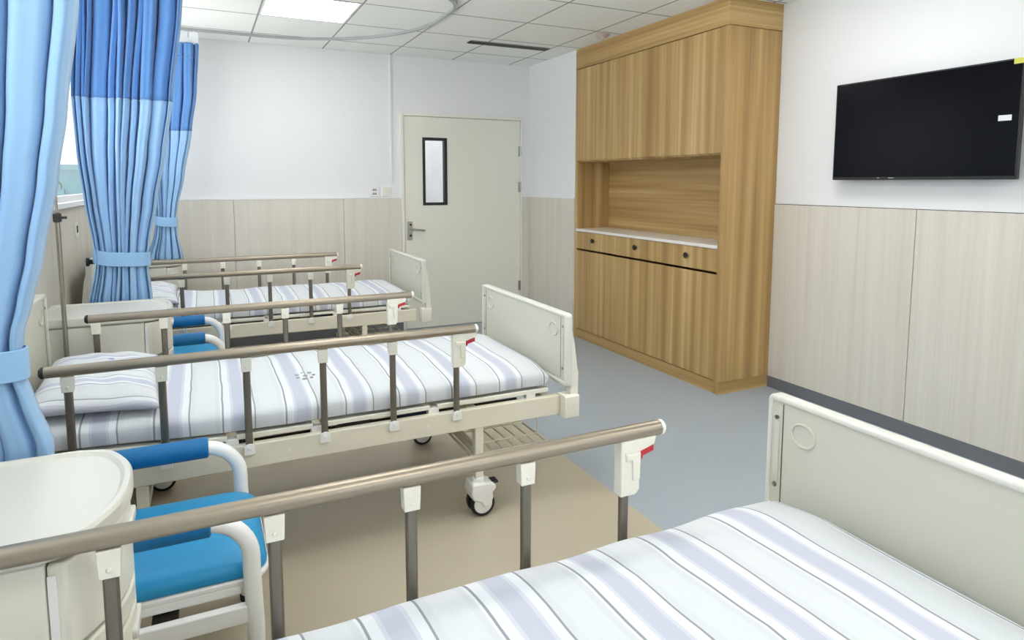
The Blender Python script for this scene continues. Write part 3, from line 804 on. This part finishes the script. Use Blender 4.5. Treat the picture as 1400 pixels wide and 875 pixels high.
# ------------------------------------------------------------------ blue visitor chairs (face +x)
def make_chair():
    t = empty('visitor_chair')
    hw = .262; za = .55; R = .022
    for s in (-1, 1):
        y = s*hw
        path = [(.082, y, .012), (.080, y, .25), (.076, y, .40)] + [(x, y, z) for x, z in arc(-.034, za-.11, .11, 0, PI/2, 10)] + [(-.30, y, za)]
        m = MB(); m.tube(path, R, 18); fr = m.build('arm_frame', M['white_tube'], t)
        m = MB(); m.lathe((.082, y, .006), (0,0,1), [(.024, -.006), (.025, .012), (.023, .016)], 18); m.build('foot_cap', M['black'], fr)
        m = MB(); m.tube([(-.30, y, .012), (-.30, y, za)], .02, 16); m.lathe((-.30, y, .006), (0,0,1), [(.022, -.006), (.023, .012), (.021, .016)], 18); m.build('rear_leg', M['white_tube'], t)
        m = MB(); m.tube([(-.29, y, za), (-.286, y, za), (-.020, y, za), (-.016, y, za)], [.028, .033, .033, .029], 20); m.build('arm_pad', M['blue_vinyl_d'], t)['label'] = 'deep blue padded armrest'
        m = MB(); m.box(-.30, .07, y-.012, y+.012, .265, .312); m.build('side_bar', M['white_tube'], t, bevel=.003)
    m = MB()
    m.box(-.30, .05, -.236, -.206, .325, .350); m.box(-.30, .05, .206, .236, .325, .350); m.box(.03, .055, -.206, .206, .325, .350); m.box(-.30, -.27, -.206, .206, .325, .350)
    m.build('seat_frame', M['white_tube'], t, bevel=.004)
    m = MB(); m.box(-.28, .0, -.15, -.10, .300, .325); m.box(-.28, .0, .10, .15, .300, .325); m.box(-.16, -.10, -.25, .25, .285, .31); m.build('slide_mechanism', M['dark'], t, bevel=.003)
    m = MB(); ol = rrect(-.29, .118, -.232, .232, [.07, .03, .03, .07], 8)
    def inset(P, d):
        cx, cy = -.086, 0; return [(cx+(a-cx)*(1-d/.2), cy+(b-cy)*(1-d/.23)) for a, b in P]
    lip = MB(); lip.rings([[(a, b, z) for a, b in q] for q, z in ((inset(ol, -.004), .350), (inset(ol, -.006), .354), (inset(ol, -.006), .362), (inset(ol, -.003), .366))]); lip.build('seat_edge', M['white_tube'], t)
    m.rings([[(a, b, z) for a, b in q] for q, z in ((inset(ol, .006), .364), (inset(ol, -.001), .370), (inset(ol, -.002), .380), (inset(ol, .002), .391), (inset(ol, .011), .402), (inset(ol, .026), .411), (inset(ol, .048), .417), (inset(ol, .08), .421), (inset(ol, .13), .423))])
    m.build('seat', M['blue_vinyl'], t)
    m = MB(); m.prism(rrect(-.225, .225, .42, .58, .05, 8), -.345, -.30, 'x'); m.build('backrest', M['blue_vinyl'], t, bevel=.012, seg=3)
    m = MB()
    for s in (-1, 1): m.tube([(-.30, s*.262, za-.05), (-.325, s*.25, .50), (-.33, s*.215, .50)], .013, 12)
    m.build('back_frame', M['white_tube'], t)
    return t
ch = make_chair(); ch2 = copy_tree(ch)
ch.location = (0, 1.995, 0); ch2.location = (0, 4.17, 0)
tag(ch, 'blue vinyl armchair with white tube frame behind the nearest bedside cabinet', 'chair', 'blue visitor chairs')
tag(ch2, 'blue vinyl armchair with white tube frame between the middle and farthest beds', 'chair', 'blue visitor chairs')

# ------------------------------------------------------------------ drip pole at the head of the middle bed
iv = empty('drip_pole', (-.563, 3.344, 0)); tag(iv, 'thin steel drip pole with hooks standing at the head of the middle bed', 'drip stand')
m = MB(); m.tube([(0,0,.03), (0,0,1.27)], .0095, 14); m.build('lower_tube', M['pole'], iv)
m = MB(); m.tube([(0,0,1.25), (0,0,1.43)], .005, 10); up = m.build('upper_rod', M['pole'], iv)
for a in (0, PI):
    m = MB(); d = Vector((math.cos(a+.5), math.sin(a+.5)))
    P = [(0, 1.405), (.012, 1.410), (.020, 1.403), (.024, 1.388), (.020, 1.377), (.013, 1.378)]
    m.tube([(d.x*q, d.y*q, z) for q, z in P], .0025, 8); m.build('hook', M['pole'], up)
m = MB(); m.lathe((0,0,1.255), (0,0,1), [(.010, -.02), (.016, -.016), (.016, .016), (.008, .022)], 16); m.tube([(.012,0,1.255), (.035,0,1.255)], .006, 10); m.build('collar', M['dark'], iv)
m = MB()
for k in range(4):
    a = k*PI/2+PI/4; m.tube([(0,0,.045), (.03*math.cos(a), .008*math.sin(a), .04), (.06*math.cos(a), .008*math.sin(a), .012)], .008, 8)
m.build('base', M['pole'], iv)

# nurse-call cord looping on the wall above the headboard
m = MB(); m.tube([(XL+PT+.006, 3.46, 1.19), (XL+PT+.012, 3.46, 1.08), (XL+PT+.03, 3.47, 1.02), (XL+PT+.03, 3.45, .95), (XL+PT+.012, 3.42, .88), (XL+PT+.008, 3.40, .70)], .005, 8)
m.box(XL+PT, XL+PT+.022, 3.43, 3.49, 1.18, 1.26)
tag(m.build('call_cord', M['white_pl']), 'white call-bell cord hanging on the wall by the middle bed head', 'cord')

# ------------------------------------------------------------------ light from outdoors
w = bpy.data.worlds.new('World'); SC.world = w; w.use_nodes = True
bg = w.node_tree.nodes['Background']; bg.inputs['Color'].default_value = (.86, .93, 1, 1); bg.inputs['Strength'].default_value = 1.3
sun = bpy.data.lights.new('sun', 'SUN'); sun.energy = 15; sun.angle = .01; so_ = bpy.data.objects.new('sun', sun); COL.objects.link(so_); so_.rotation_euler = (math.radians(-20), math.radians(38), 0)

# ------------------------------------------------------------------ camera
f, py, yaw, pitch, roll = 886.5, 340.66, .4451, .1024, .0005
cy, sy, cp, sp = math.cos(yaw), math.sin(yaw), math.cos(pitch), math.sin(pitch)
Fv = Vector((sy*cp, cy*cp, -sp)); Rv = Vector((cy, -sy, 0)); Uv = Rv.cross(Fv)
R2 = Rv*math.cos(roll)+Uv*math.sin(roll); U2 = -Rv*math.sin(roll)+Uv*math.cos(roll)
cam = bpy.data.cameras.new('camera'); co = bpy.data.objects.new('camera', cam); COL.objects.link(co)
mw = Matrix((( R2.x, U2.x, -Fv.x, 0), (R2.y, U2.y, -Fv.y, 0), (R2.z, U2.z, -Fv.z, 1.406), (0,0,0,1)))
co.matrix_world = mw
cam.sensor_fit = 'HORIZONTAL'; cam.sensor_width = 36; cam.lens = f/1400*36
cam.shift_y = (py-437.5)/1400; cam.clip_start = .02; cam.clip_end = 300
SC.camera = co
vs = SC.view_settings
vs.view_transform = 'Standard'; vs.look = 'None'; vs.gamma = 1; vs.use_curve_mapping = False; vs.exposure = 1.16
